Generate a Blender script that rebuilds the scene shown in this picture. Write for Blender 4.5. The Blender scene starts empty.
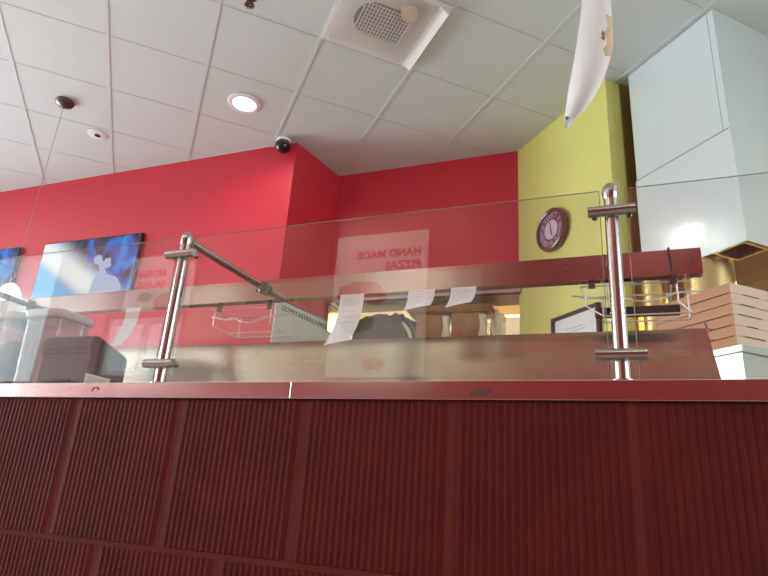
import bpy, bmesh, math, random
from mathutils import Vector, Matrix, noise

random.seed(7)
SC = bpy.context.scene
COL = SC.collection
ZC = 0.865                       # eye height of the photographer
CEIL = 3.477
PI = math.pi

# ------------------------------------------------------------------ materials
def new_mat(name):
    m = bpy.data.materials.new(name)
    m.use_nodes = True
    nt = m.node_tree
    nt.nodes.clear()
    out = nt.nodes.new('ShaderNodeOutputMaterial')
    return m, nt, out

def N(nt, kind, **kw):
    n = nt.nodes.new(kind)
    for k, v in kw.items():
        if k in n.inputs:
            n.inputs[k].default_value = v
        else:
            setattr(n, k, v)
    return n

def L(nt, a, b):
    nt.links.new(a, b)

def rgba(c):
    return (c[0], c[1], c[2], 1.0)

def mat(name, color, rough=0.5, metal=0.0, spec=0.5, var=0.06, nscale=8.0, bump=0.0, bscale=60.0,
        stretch=(1, 1, 1), emit=None, estr=0.0, coat=0.0, trans=0.0, alpha=1.0, var2=None, bdist=0.01):
    m, nt, out = new_mat(name)
    b = N(nt, 'ShaderNodeBsdfPrincipled')
    b.inputs['Roughness'].default_value = rough
    b.inputs['Metallic'].default_value = metal
    b.inputs['Specular IOR Level'].default_value = spec
    b.inputs['Coat Weight'].default_value = coat
    b.inputs['Transmission Weight'].default_value = trans
    b.inputs['Alpha'].default_value = alpha
    tc = N(nt, 'ShaderNodeTexCoord')
    mp = N(nt, 'ShaderNodeMapping')
    mp.inputs['Scale'].default_value = stretch
    L(nt, tc.outputs['Object'], mp.inputs['Vector'])
    nz = N(nt, 'ShaderNodeTexNoise')
    nz.inputs['Scale'].default_value = nscale
    nz.inputs['Detail'].default_value = 4
    L(nt, mp.outputs['Vector'], nz.inputs['Vector'])
    mx = N(nt, 'ShaderNodeMix', data_type='RGBA')
    c2 = var2 if var2 else [max(0, c * (1 - 2 * var)) for c in color]
    mx.inputs[6].default_value = rgba(c2)
    mx.inputs[7].default_value = rgba(color if var2 else [min(1, c * (1 + var)) for c in color])
    L(nt, nz.outputs['Fac'], mx.inputs[0])
    L(nt, mx.outputs[2], b.inputs['Base Color'])
    if bump > 0:
        n2 = N(nt, 'ShaderNodeTexNoise')
        n2.inputs['Scale'].default_value = bscale
        n2.inputs['Detail'].default_value = 3
        L(nt, mp.outputs['Vector'], n2.inputs['Vector'])
        bp = N(nt, 'ShaderNodeBump')
        bp.inputs['Strength'].default_value = bump
        bp.inputs['Distance'].default_value = bdist
        L(nt, n2.outputs['Fac'], bp.inputs['Height'])
        L(nt, bp.outputs['Normal'], b.inputs['Normal'])
    if emit:
        b.inputs['Emission Color'].default_value = rgba(emit)
        b.inputs['Emission Strength'].default_value = estr
    L(nt, b.outputs['BSDF'], out.inputs['Surface'])
    return m

def glass_mat(name, tint=(0.97, 0.985, 0.98), f0=0.04, rough=0.0, haze=0.0):
    """thin clear pane: transparent with a Schlick mirror coat, computed from the facing angle"""
    m, nt, out = new_mat(name)
    geo = N(nt, 'ShaderNodeNewGeometry')
    dot = N(nt, 'ShaderNodeVectorMath', operation='DOT_PRODUCT')
    L(nt, geo.outputs['Normal'], dot.inputs[0])
    L(nt, geo.outputs['Incoming'], dot.inputs[1])
    ab = N(nt, 'ShaderNodeMath', operation='ABSOLUTE')
    L(nt, dot.outputs['Value'], ab.inputs[0])
    om = N(nt, 'ShaderNodeMath', operation='SUBTRACT')
    om.inputs[0].default_value = 1.0
    L(nt, ab.outputs[0], om.inputs[1])
    pw = N(nt, 'ShaderNodeMath', operation='POWER')
    L(nt, om.outputs[0], pw.inputs[0])
    pw.inputs[1].default_value = 5.0
    ma = N(nt, 'ShaderNodeMath', operation='MULTIPLY_ADD')
    L(nt, pw.outputs[0], ma.inputs[0])
    ma.inputs[1].default_value = 1 - f0
    ma.inputs[2].default_value = f0
    tr = N(nt, 'ShaderNodeBsdfTransparent')
    tr.inputs['Color'].default_value = rgba(tint)
    gl = N(nt, 'ShaderNodeBsdfGlossy')
    gl.inputs['Roughness'].default_value = rough
    mx = N(nt, 'ShaderNodeMixShader')
    L(nt, ma.outputs[0], mx.inputs[0])
    L(nt, tr.outputs[0], mx.inputs[1])
    L(nt, gl.outputs[0], mx.inputs[2])
    last = mx.outputs[0]
    if haze > 0:
        df = N(nt, 'ShaderNodeBsdfDiffuse')
        df.inputs['Color'].default_value = (0.8, 0.78, 0.78, 1)
        m2 = N(nt, 'ShaderNodeMixShader')
        m2.inputs[0].default_value = haze
        L(nt, last, m2.inputs[1])
        L(nt, df.outputs[0], m2.inputs[2])
        last = m2.outputs[0]
    L(nt, last, out.inputs['Surface'])
    return m

def steel_mat(name, color=(0.62, 0.60, 0.57), rough=0.25, aniso=0.0, tangent=(1, 0, 0), wav=0.0, wscale=2.0, smudge=0.12):
    m, nt, out = new_mat(name)
    b = N(nt, 'ShaderNodeBsdfPrincipled')
    b.inputs['Metallic'].default_value = 1.0
    b.inputs['Base Color'].default_value = rgba(color)
    tc = N(nt, 'ShaderNodeTexCoord')
    nz = N(nt, 'ShaderNodeTexNoise')
    nz.inputs['Scale'].default_value = 5.0
    nz.inputs['Detail'].default_value = 5
    L(nt, tc.outputs['Object'], nz.inputs['Vector'])
    mr = N(nt, 'ShaderNodeMapRange')
    mr.inputs['To Min'].default_value = max(0.02, rough - smudge / 2)
    mr.inputs['To Max'].default_value = rough + smudge / 2
    L(nt, nz.outputs['Fac'], mr.inputs['Value'])
    L(nt, mr.outputs['Result'], b.inputs['Roughness'])
    if aniso:
        b.inputs['Anisotropic'].default_value = aniso
        cv = N(nt, 'ShaderNodeCombineXYZ')
        cv.inputs[0].default_value, cv.inputs[1].default_value, cv.inputs[2].default_value = tangent
        L(nt, cv.outputs[0], b.inputs['Tangent'])
    if wav:
        n2 = N(nt, 'ShaderNodeTexNoise')
        n2.inputs['Scale'].default_value = wscale
        n2.inputs['Detail'].default_value = 1
        L(nt, tc.outputs['Object'], n2.inputs['Vector'])
        bp = N(nt, 'ShaderNodeBump')
        bp.inputs['Strength'].default_value = wav
        bp.inputs['Distance'].default_value = 0.1
        L(nt, n2.outputs['Fac'], bp.inputs['Height'])
        L(nt, bp.outputs['Normal'], b.inputs['Normal'])
    L(nt, b.outputs['BSDF'], out.inputs['Surface'])
    return m

def emis(name, color, strength):
    m, nt, out = new_mat(name)
    e = N(nt, 'ShaderNodeEmission')
    e.inputs['Color'].default_value = rgba(color)
    e.inputs['Strength'].default_value = strength
    L(nt, e.outputs[0], out.inputs['Surface'])
    return m

M = {}
M['red_wall'] = mat('red wall paint', (0.64, 0.033, 0.060), 0.36, var=0.04, nscale=3, bump=0.05, bscale=120)
M['yellow_wall'] = mat('yellow wall paint', (0.72, 0.69, 0.20), 0.45, var=0.04, nscale=3, bump=0.05, bscale=120)
M['dining_red'] = mat('dark red dining wall paint', (0.25, 0.017, 0.015), 0.5, var=0.05)
M['cream_wall'] = mat('cream wall paint', (0.75, 0.70, 0.62), 0.6, var=0.04)
M['warm_wall'] = mat('pale yellow kitchen paint', (0.85, 0.74, 0.34), 0.55, var=0.04)
M['white_paint'] = mat('white paint', (0.80, 0.79, 0.76), 0.5, var=0.03)
M['ceiling'] = mat('ceiling tile', (0.65, 0.70, 0.68), 0.85, var=0.03, nscale=2, bump=0.12, bscale=160)
M['tbar'] = mat('white tee bar', (0.64, 0.68, 0.67), 0.6, var=0.02)
M['tgap'] = mat('grey tile joint', (0.52, 0.54, 0.53), 0.8, var=0.02)
M['floor'] = mat('brown floor tile', (0.36, 0.33, 0.29), 0.35, var=0.15, nscale=5)
M['tile'] = mat('red ribbed tile', (0.105, 0.0095, 0.007), 0.65, spec=0.15, var=0.22, nscale=9, bump=0.25, bscale=220)
M['grout'] = mat('red brown grout', (0.13, 0.022, 0.014), 0.8, spec=0.15, var=0.12, nscale=30)
M['dark_under'] = mat('dark substrate', (0.03, 0.012, 0.011), 0.8)
M['steel'] = steel_mat('brushed stainless', (0.66, 0.62, 0.48), 0.20, 0.85, (1, 0, 0), smudge=0.04)
M['trim_steel'] = steel_mat('satin stainless trim', (0.64, 0.54, 0.50), 0.17)
M['tube_steel'] = steel_mat('stainless tube', (0.44, 0.40, 0.38), 0.22, smudge=0.06)
M['rail_steel'] = steel_mat('satin rail steel', (0.42, 0.35, 0.32), 0.16)
M['hood_steel'] = mat('satin aluminium hood sheet', (0.86, 0.95, 0.97), 0.20, metal=0.48, var=0.03, nscale=3, bump=0.22, bscale=1.0, bdist=0.1)
M['hood_under'] = mat('brown shaded hood underside', (0.20, 0.11, 0.035), 0.4, metal=0.5, var=0.2)  # dark reflection on the underside put into its brown colour
M['hood_dark'] = mat('dark brown recess', (0.06, 0.025, 0.012), 0.6)  # plain dark brown for the inside of the opening
M['gold_sheet'] = steel_mat('warm light tinted steel', (0.72, 0.50, 0.20), 0.33)  # plain stainless; the warm light it reflects is put into the colour
M['duct'] = steel_mat('warm light tinted duct', (0.80, 0.62, 0.28), 0.28)  # golden lamp light on the steel is part of this base colour
M['oven_steel'] = steel_mat('oven stainless', (0.50, 0.55, 0.54), 0.38, wav=0.1)
M['glass'] = glass_mat('clear guard glass', f0=0.065, haze=0.010)
M['pane'] = glass_mat('window glass')
M['bin_plastic'] = glass_mat('clear bin plastic', (0.90, 0.88, 0.90), 0.05, 0.08, haze=0.22)
M['bin_lid'] = mat('milky lid plastic', (0.72, 0.68, 0.70), 0.3, var=0.03, trans=0.25)
M['black_plastic'] = mat('charcoal plastic', (0.020, 0.018, 0.026), 0.45, var=0.1)
M['black_gloss'] = mat('black gloss', (0.008, 0.008, 0.009), 0.08, spec=0.6)
M['black_rubber'] = mat('black rubber', (0.012, 0.010, 0.010), 0.6)
M['label'] = mat('cream label', (0.75, 0.70, 0.60), 0.6)
M['ink'] = mat('grey ink', (0.22, 0.20, 0.20), 0.7)
M['paper'] = mat('receipt paper', (0.82, 0.74, 0.72), 0.7, var=0.03)
M['wire'] = mat('white coated wire', (0.80, 0.72, 0.68), 0.3, metal=0.3, var=0.03)
M['white_panel'] = mat('gloss white panel', (0.70, 0.74, 0.69), 0.22, var=0.03)
M['mark'] = mat('dark border marks', (0.10, 0.10, 0.10), 0.6)
M['red_veg'] = mat('dried red chillies', (0.30, 0.035, 0.03), 0.6, var=0.4, nscale=40, bump=0.6, bscale=60)
M['orange_veg'] = mat('orange food', (0.62, 0.17, 0.07), 0.6, var=0.3, nscale=30, bump=0.5, bscale=50)
M['kraft'] = mat('kraft cardboard', (0.55, 0.27, 0.13), 0.65, var=0.1, nscale=10, stretch=(1, 1, 6))
M['kraft_pale'] = mat('pale cardboard front', (0.78, 0.60, 0.46), 0.65, var=0.06, nscale=8)
M['kraft_wrap'] = mat('brown wrapping paper', (0.42, 0.185, 0.065), 0.35, var=0.25, nscale=14, bump=0.4, bscale=25)
M['cream_wrap'] = mat('crumpled cream paper', (0.85, 0.76, 0.55), 0.6, var=0.1, bump=0.5, bscale=22)
M['dark_bag'] = mat('dark glossy plastic bag', (0.085, 0.038, 0.016), 0.40, var=0.35, nscale=16, bump=0.7, bscale=18)
M['slot'] = mat('dark cardboard slot', (0.10, 0.045, 0.02), 0.8)
M['clock_rim'] = mat('plum clock rim', (0.085, 0.022, 0.035), 0.3, coat=0.3)
M['clock_ring'] = mat('plum clock dial', (0.16, 0.045, 0.085), 0.5)
M['clock_face'] = mat('pale lilac dial', (0.62, 0.50, 0.58), 0.5)
M['clock_num'] = mat('lilac numerals', (0.66, 0.46, 0.54), 0.5)
M['frame_black'] = mat('dark brown frame', (0.025, 0.012, 0.010), 0.35)
M['mount'] = mat('white certificate paper', (0.80, 0.80, 0.76), 0.6)
M['white_sheet'] = mat('white vinyl sheet', (0.86, 0.84, 0.82), 0.45, var=0.02)
M['rust'] = mat('rusty brown stain', (0.38, 0.17, 0.06), 0.7, var=0.4, nscale=30)
M['tan_stain'] = mat('tan stain', (0.72, 0.55, 0.36), 0.7, var=0.25, nscale=14)
M['diff_white'] = mat('white grille plastic', (0.86, 0.86, 0.83), 0.4, var=0.02)
M['acrylic'] = glass_mat('clear deflector plastic', (0.985, 0.985, 0.98), 0.05, 0.1, haze=0.02)
M['grille_dark'] = mat('grey grille gaps', (0.27, 0.265, 0.25), 0.7)
M['bronze'] = mat('dark bronze', (0.13, 0.105, 0.085), 0.3, metal=0.7)
M['lamp_white'] = emis('lit lamp glass', (1.0, 0.96, 0.88), 9.0)
M['pendant_glow'] = emis('lit pendant glass', (1.0, 0.97, 0.93), 3.0)
M['troffer'] = emis('kitchen lamp lens', (1.0, 0.90, 0.66), 5.0)
M['kitchen_white'] = mat('kitchen white ceiling', (0.85, 0.84, 0.80), 0.7)
M['faint'] = mat('faint print', (0.68, 0.61, 0.59), 0.8)
M['edge_glass'] = mat('green grey glass edge', (0.30, 0.29, 0.24), 0.3)
M['soffit'] = mat('shade tinted soffit steel', (0.15, 0.11, 0.055), 0.5, metal=0.4, var=0.15)  # steel underside's dark reflection put into the colour
M['cord'] = mat('grey cord', (0.36, 0.33, 0.34), 0.6)
M['vent_stain'] = mat('brown damp stain', (0.60, 0.52, 0.40), 0.7, var=0.2, nscale=20)
M['tan_wall'] = mat('tan wall paint', (0.32, 0.27, 0.18), 0.6, var=0.05)
M['seam'] = mat('dark seam', (0.07, 0.07, 0.07), 0.6)
M['scuff'] = mat('dark scuff mark', (0.10, 0.045, 0.035), 0.6)

# ------------------------------------------------------------------ mesh helpers
class MB:
    def __init__(self):
        self.bm = bmesh.new()
    def box(self, x0, x1, y0, y1, z0, z1, bev=0.0, mtx=None):
        vs = [self.bm.verts.new(v) for v in ((x0, y0, z0), (x1, y0, z0), (x1, y1, z0), (x0, y1, z0),
                                             (x0, y0, z1), (x1, y0, z1), (x1, y1, z1), (x0, y1, z1))]
        fs = [self.bm.faces.new([vs[i] for i in f]) for f in
              ((3, 2, 1, 0), (4, 5, 6, 7), (0, 1, 5, 4), (1, 2, 6, 5), (2, 3, 7, 6), (3, 0, 4, 7))]
        if bev > 0:
            es = set(e for f in fs for e in f.edges)
            r = bmesh.ops.bevel(self.bm, geom=list(es), offset=bev, segments=2, affect='EDGES', profile=0.5)
            vs = list({v for f in r['faces'] for v in f.verts} | {v for v in vs if v.is_valid})
        if mtx is not None:
            bmesh.ops.transform(self.bm, matrix=mtx, verts=vs)
        return self
    def prism(self, pts, axis_vec, origin=(0, 0, 0), u=(1, 0, 0), v=(0, 0, 1)):
        """polygon in the (u, v) plane through origin, extruded along axis_vec"""
        o, u, v, a = Vector(origin), Vector(u), Vector(v), Vector(axis_vec)
        A = [self.bm.verts.new(o + u * p[0] + v * p[1]) for p in pts]
        B = [self.bm.verts.new(o + u * p[0] + v * p[1] + a) for p in pts]
        self.bm.faces.new(A); self.bm.faces.new(list(reversed(B)))
        n = len(pts)
        for i in range(n):
            self.bm.faces.new((A[i], B[i], B[(i + 1) % n], A[(i + 1) % n]))
        bmesh.ops.recalc_face_normals(self.bm, faces=self.bm.faces[:])
        return self
    def tube(self, pts, r, n=10, closed=False):
        pts = [Vector(p) for p in pts]
        if not isinstance(r, (list, tuple)):
            r = [r] * len(pts)
        rings = []
        prev = None
        for i, p in enumerate(pts):
            if closed:
                t = (pts[(i + 1) % len(pts)] - pts[i - 1]).normalized()
            elif i == 0:
                t = (pts[1] - pts[0]).normalized()
            elif i == len(pts) - 1:
                t = (pts[-1] - pts[-2]).normalized()
            else:
                t = ((pts[i + 1] - p).normalized() + (p - pts[i - 1]).normalized()).normalized()
            if prev is None:
                h = Vector((0, 0, 1)) if abs(t.z) < 0.9 else Vector((1, 0, 0))
                a = t.cross(h).normalized()
            else:
                a = (prev - t * prev.dot(t)).normalized()
            prev = a
            b = t.cross(a)
            rings.append([self.bm.verts.new(p + (a * math.cos(2 * PI * k / n) + b * math.sin(2 * PI * k / n)) * r[i]) for k in range(n)])
        m = len(rings)
        for i in range(m if closed else m - 1):
            A, B = rings[i], rings[(i + 1) % m]
            for k in range(n):
                self.bm.faces.new((A[k], A[(k + 1) % n], B[(k + 1) % n], B[k]))
        if not closed:
            self.bm.faces.new(list(reversed(rings[0]))); self.bm.faces.new(rings[-1])
        return self
    def lathe(self, prof, n=32, origin=(0, 0, 0), mtx=None):
        """profile of (radius, height) turned about z"""
        o = Vector(origin)
        rings = []
        vs = []
        for r, z in prof:
            if r < 1e-6:
                v = self.bm.verts.new(o + Vector((0, 0, z))); rings.append([v]); vs.append(v)
            else:
                ring = [self.bm.verts.new(o + Vector((r * math.cos(2 * PI * k / n), r * math.sin(2 * PI * k / n), z))) for k in range(n)]
                rings.append(ring); vs += ring
        for A, B in zip(rings[:-1], rings[1:]):
            for k in range(n):
                if len(A) == 1 and len(B) == 1:
                    continue
                if len(A) == 1:
                    self.bm.faces.new((A[0], B[(k + 1) % n], B[k]))
                elif len(B) == 1:
                    self.bm.faces.new((A[k], A[(k + 1) % n], B[0]))
                else:
                    self.bm.faces.new((A[k], A[(k + 1) % n], B[(k + 1) % n], B[k]))
        if mtx is not None:
            bmesh.ops.transform(self.bm, matrix=mtx, verts=vs)
        bmesh.ops.recalc_face_normals(self.bm, faces=self.bm.faces[:])
        return self
    def sheet(self, rows, thick=0.0006):
        """grid of points (list of rows) made into a thin solid sheet"""
        g = [[Vector(p) for p in r] for r in rows]
        R, C = len(g), len(g[0])
        nrm = [[None] * C for _ in range(R)]
        for i in range(R):
            for j in range(C):
                du = g[min(i + 1, R - 1)][j] - g[max(i - 1, 0)][j]
                dv = g[i][min(j + 1, C - 1)] - g[i][max(j - 1, 0)]
                nrm[i][j] = du.cross(dv).normalized()
        F = [[self.bm.verts.new(g[i][j] + nrm[i][j] * thick / 2) for j in range(C)] for i in range(R)]
        K = [[self.bm.verts.new(g[i][j] - nrm[i][j] * thick / 2) for j in range(C)] for i in range(R)]
        for i in range(R - 1):
            for j in range(C - 1):
                self.bm.faces.new((F[i][j], F[i][j + 1], F[i + 1][j + 1], F[i + 1][j]))
                self.bm.faces.new((K[i + 1][j], K[i + 1][j + 1], K[i][j + 1], K[i][j]))
        edge = [(0, j) for j in range(C)] + [(i, C - 1) for i in range(1, R)] + [(R - 1, j) for j in range(C - 2, -1, -1)] + [(i, 0) for i in range(R - 2, 0, -1)]
        for a, b in zip(edge, edge[1:] + edge[:1]):
            self.bm.faces.new((F[a[0]][a[1]], K[a[0]][a[1]], K[b[0]][b[1]], F[b[0]][b[1]]))
        bmesh.ops.recalc_face_normals(self.bm, faces=self.bm.faces[:])
        return self
    def build(self, name, material, parent=None, smooth=False, angle=40):
        me = bpy.data.meshes.new(name)
        self.bm.normal_update()
        self.bm.to_mesh(me)
        self.bm.free()
        o = bpy.data.objects.new(name, me)
        COL.objects.link(o)
        me.materials.append(material)
        if smooth:
            for p in me.polygons:
                p.use_smooth = True
            try:
                me.set_sharp_from_angle(angle=math.radians(angle))
            except Exception:
                pass
        if parent is not None:
            o.parent = parent
        return o

def tag(o, label=None, cat=None, group=None, kind=None):
    if label: o['label'] = label
    if cat: o['category'] = cat
    if group: o['group'] = group
    if kind: o['kind'] = kind
    return o

def thing(name, label, cat, loc=(0, 0, 0), rz=0.0, group=None):
    o = bpy.data.objects.new(name, None)
    o.empty_display_size = 0.05
    COL.objects.link(o)
    o.location = loc
    o.rotation_euler = (0, 0, rz)
    return tag(o, label, cat, group)

def struct(o):
    o['kind'] = 'structure'
    return o

def dup(root, loc=None, rz=None, label=None):
    c = root.copy(); COL.objects.link(c)
    if loc is not None: c.location = loc
    if rz is not None: c.rotation_euler = (0, 0, rz)
    if label: c['label'] = label
    for ch in list(root.children):
        d = ch.copy(); COL.objects.link(d); d.parent = c
        for g in list(ch.children):
            e = g.copy(); COL.objects.link(e); e.parent = d
    return c

def text_mesh(name, body, size, material, parent, mtx, depth=0.002, align='CENTER', bold=0.0):
    cu = bpy.data.curves.new(name, 'FONT')
    cu.body = body; cu.size = size; cu.extrude = depth / 2
    cu.offset = bold; cu.align_x = align; cu.align_y = 'CENTER'
    tmp = bpy.data.objects.new(name + '_tmp', cu)
    COL.objects.link(tmp)
    bpy.context.view_layer.update()
    dg = bpy.context.evaluated_depsgraph_get()
    me = bpy.data.meshes.new_from_object(tmp.evaluated_get(dg))
    bpy.data.objects.remove(tmp)
    bpy.data.curves.remove(cu)
    me.name = name
    o = bpy.data.objects.new(name, me)
    COL.objects.link(o)
    me.materials.clear(); me.materials.append(material)
    o.parent = parent
    o.matrix_local = mtx
    return o

# directions of the 45-degree part of the room (ceiling grid, yellow wall, hood)
RZ = math.atan2(-0.7245, 0.6893)           # local x runs along the yellow wall towards the right, local y away from it
dA = Vector((0.6893, -0.7245, 0)); dB = Vector((0.7245, 0.6893, 0))
YEL = Vector((-0.614, 4.07, 0))            # inner corner of red and yellow wall
HOOD = Vector((0.603, 2.95, 0))            # front corner of the hood
XL, XR, YB, YK = -7.5, 3.2, -2.2, 7.6      # left, right, dining back, kitchen back
R0, R1 = Vector((-2.255, 3.5, 0)), Vector((-2.15, 4.07, 0))

# ------------------------------------------------------------------ room shell
struct(MB().box(XL - .2, 5.5, YB - .2, YK + .2, -0.1, 0).build('floor', M['floor']))
struct(MB().box(XL - .2, 5.5, YB - .2, YK + .2, CEIL, CEIL + 0.1).build('ceiling', M['ceiling']))

# suspended grid: main tees along one direction, thin joints across
g1, g2 = MB(), MB()
Ga, Gb = Vector((-0.6893, 0.7244, 0)), Vector((0.7244, 0.6893, 0))
def inside_rect(p):
    return XL < p.x < 3.2 and YB < p.y < 4.07
def clip_line(p, d):
    t0, t1 = -50.0, 50.0
    for lo, hi, pc, dc in ((XL, XR, p.x, d.x), (YB, 4.05, p.y, d.y)):
        a, b = (lo - pc) / dc, (hi - pc) / dc
        if a > b: a, b = b, a
        t0, t1 = max(t0, a), min(t1, b)
    return (t0, t1) if t1 > t0 else None
for k in range(-16, 14):
    p = Gb * (0.005 + 0.609 * k)
    c = clip_line(p, Ga)
    if c:
        a, b = p + Ga * c[0], p + Ga * c[1]
        w = Gb * 0.011
        g1.prism([(0, 0), (1, 0), (1, 1), (0, 1)], (0, 0, -0.004), origin=a - w + Vector((0, 0, CEIL)), u=w * 2, v=b - a)
    p = Ga * (2.905 + 0.583 * k)
    c = clip_line(p, Gb)
    if c:
        a, b = p + Gb * c[0], p + Gb * c[1]
        w = Ga * 0.004
        g2.prism([(0, 0), (1, 0), (1, 1), (0, 1)], (0, 0, -0.0015), origin=a - w + Vector((0, 0, CEIL)), u=w * 2, v=b - a)
struct(g1.build('trim_1', M['tbar']))
struct(g2.build('trim_2', M['tgap']))

# red wall: long left part, slanting return, recessed part above the kitchen opening
OP0, OP1 = 1.78, 2.305       # kitchen opening sill / head
struct(MB().box(XL, R0.x, 3.5, 3.62, 0, CEIL).build('wall_left_red', M['red_wall']))
rd = (R1 - R0).normalized()
struct(MB().prism([(R0.x, R0.y), (R1.x + rd.x * .24, R1.y + rd.y * .24), (R1.x + rd.x * .24 - .14, R1.y + rd.y * .24), (R0.x - .14, R0.y + .03)],
                  (0, 0, CEIL), u=(1, 0, 0), v=(0, 1, 0)).build('wall_return_red', M['red_wall']))
wb = MB()
wb.box(-2.2, -0.60, 4.07, 4.30, OP1 + .0, CEIL)
wb.box(-2.2, -0.60, 4.07, 4.30, 0, OP1 - .52)
struct(wb.build('wall_back_red', M['red_wall']))
# yellow wall with its end return behind the hood
struct(MB().box(0, 0.955, 0, 0.14, 0, CEIL).build('wall_yellow', M['yellow_wall']))
wy = bpy.data.objects['wall_yellow']; wy.location = YEL; wy.rotation_euler = (0, 0, RZ)
wr = struct(MB().box(-0.835, -0.695, -0.11, 2.6, 0, CEIL).build('wall_oven', M['yellow_wall']))
wr.location = HOOD; wr.rotation_euler = (0, 0, RZ)
# kitchen behind the opening
struct(MB().box(-2.6, 1.2, YK, YK + .12, 0, CEIL).build('wall_kitchen_back', M['cream_wall']))
struct(MB().box(-2.75, -2.6, 4.6, YK, 0, CEIL).build('wall_kitchen_left', M['warm_wall']))
struct(MB().box(-2.20, -2.085, 4.315, 4.62, 0, CEIL).build('wall_kitchen_jamb', M['warm_wall']))
struct(MB().box(-2.6, 2.2, 4.32, YK, 2.80, 2.86).build('ceiling_kitchen', M['kitchen_white']))
# dining side, behind the photographer
def wall_with_hole(name, m, a0, a1, fixed0, fixed1, holes, axis):
    """wall running along x or y with rectangular holes (u0,u1,z0,z1), sorted"""
    b = MB()
    def bx(u0, u1, z0, z1):
        if u1 - u0 < 1e-4 or z1 - z0 < 1e-4: return
        if axis == 'x': b.box(u0, u1, fixed0, fixed1, z0, z1)
        else: b.box(fixed0, fixed1, u0, u1, z0, z1)
    cur = a0
    for (u0, u1, z0, z1) in holes:
        bx(cur, u0, 0, CEIL); bx(u0, u1, 0, z0); bx(u0, u1, z1, CEIL); cur = u1
    bx(cur, a1, 0, CEIL)
    return struct(b.build(name, m))
WIN_B = [(-7.2, -5.6, 0.35, 3.2), (-4.75, -3.80, 1.80, 2.38)]
WIN_L = [(-1.9, 0.5, 0.5, 3.3), (0.7, 3.2, 0.5, 3.3)]
WIN_R = [(-1.4, 1.4, 0.7, 3.2)]
wall_with_hole('wall_dining_back', M['dining_red'], XL - .15, XR + .15, YB - .15, YB, WIN_B, 'x')
wall_with_hole('wall_left_end', M['cream_wall'], YB, 3.62, XL - .15, XL, WIN_L, 'y')
wall_with_hole('wall_right_end', M['cream_wall'], YB, 6.0, XR, XR + .15, WIN_R, 'y')
struct(MB().box(-3.75, -0.95, YB, YB + .012, 2.12, 2.62).build('trim_6', M['tan_wall']))
nwin = 0
def window(u0, u1, z0, z1, f, axis, inward):
    """frame with mullions and glass, and a sky portal"""
    global nwin
    nwin += 1
    fr, gl = MB(), MB()
    def bx(b, a0, a1, d0, d1, zz0, zz1):
        if axis == 'x': b.box(a0, a1, f + d0, f + d1, zz0, zz1)
        else: b.box(f + d0, f + d1, a0, a1, zz0, zz1)
    t = 0.05
    bx(fr, u0, u0 + t, -.1, -.04, z0, z1); bx(fr, u1 - t, u1, -.1, -.04, z0, z1)
    bx(fr, u0 + t, u1 - t, -.1, -.04, z0, z0 + t); bx(fr, u0 + t, u1 - t, -.1, -.04, z1 - t, z1)
    um = (u0 + u1) / 2
    bx(fr, um - .02, um + .02, -.1, -.04, z0 + t, z1 - t)
    bx(gl, u0 + t, u1 - t, -.073, -.067, z0 + t, z1 - t)
    w = struct(fr.build('window_%d' % nwin, M['white_paint']))
    gl.build('window_pane', M['pane'], w)
    ld = bpy.data.lights.new('daylight', 'AREA')
    ld.shape = 'RECTANGLE'; ld.size = u1 - u0; ld.size_y = z1 - z0
    ld.cycles.is_portal = True
    lo = bpy.data.objects.new('daylight', ld); COL.objects.link(lo)
    c = Vector((um, f - .12 * (1 if inward > 0 else -1) , (z0 + z1) / 2)) if axis == 'x' else Vector((f - .12 * inward, um, (z0 + z1) / 2))
    lo.location = c
    d = Vector((0, inward, 0)) if axis == 'x' else Vector((inward, 0, 0))
    lo.rotation_euler = d.to_track_quat('-Z', 'Z').to_euler()
for h in WIN_B: window(*h, YB, 'x', 1)
for h in WIN_L: window(*h, XL, 'y', 1)
for h in WIN_R: window(*h, XR + .15, 'y', -1)

# steel head trim of the kitchen opening
t_head = MB()
t_head.box(-2.152, -0.60, 4.035, 4.31, 2.30, 2.352, bev=0.004)
struct(t_head.build('trim_3', M['rail_steel']))
struct(MB().box(-2.06, -0.60, 4.06, 4.31, 2.294, 2.2995).build('trim_5', M['soffit']))  # thin lining added to darken the underside of the head
t_side = MB()
t_side.prism([(0, 0), (1, 0), (1, 1), (0, 1)], (0.012, 0, 0), origin=(-2.125, 4.06, 2.08), u=(0, 0.25, 0), v=(0, 0, 0.214))
struct(t_side.build('trim_4', M['gold_sheet']))

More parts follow.
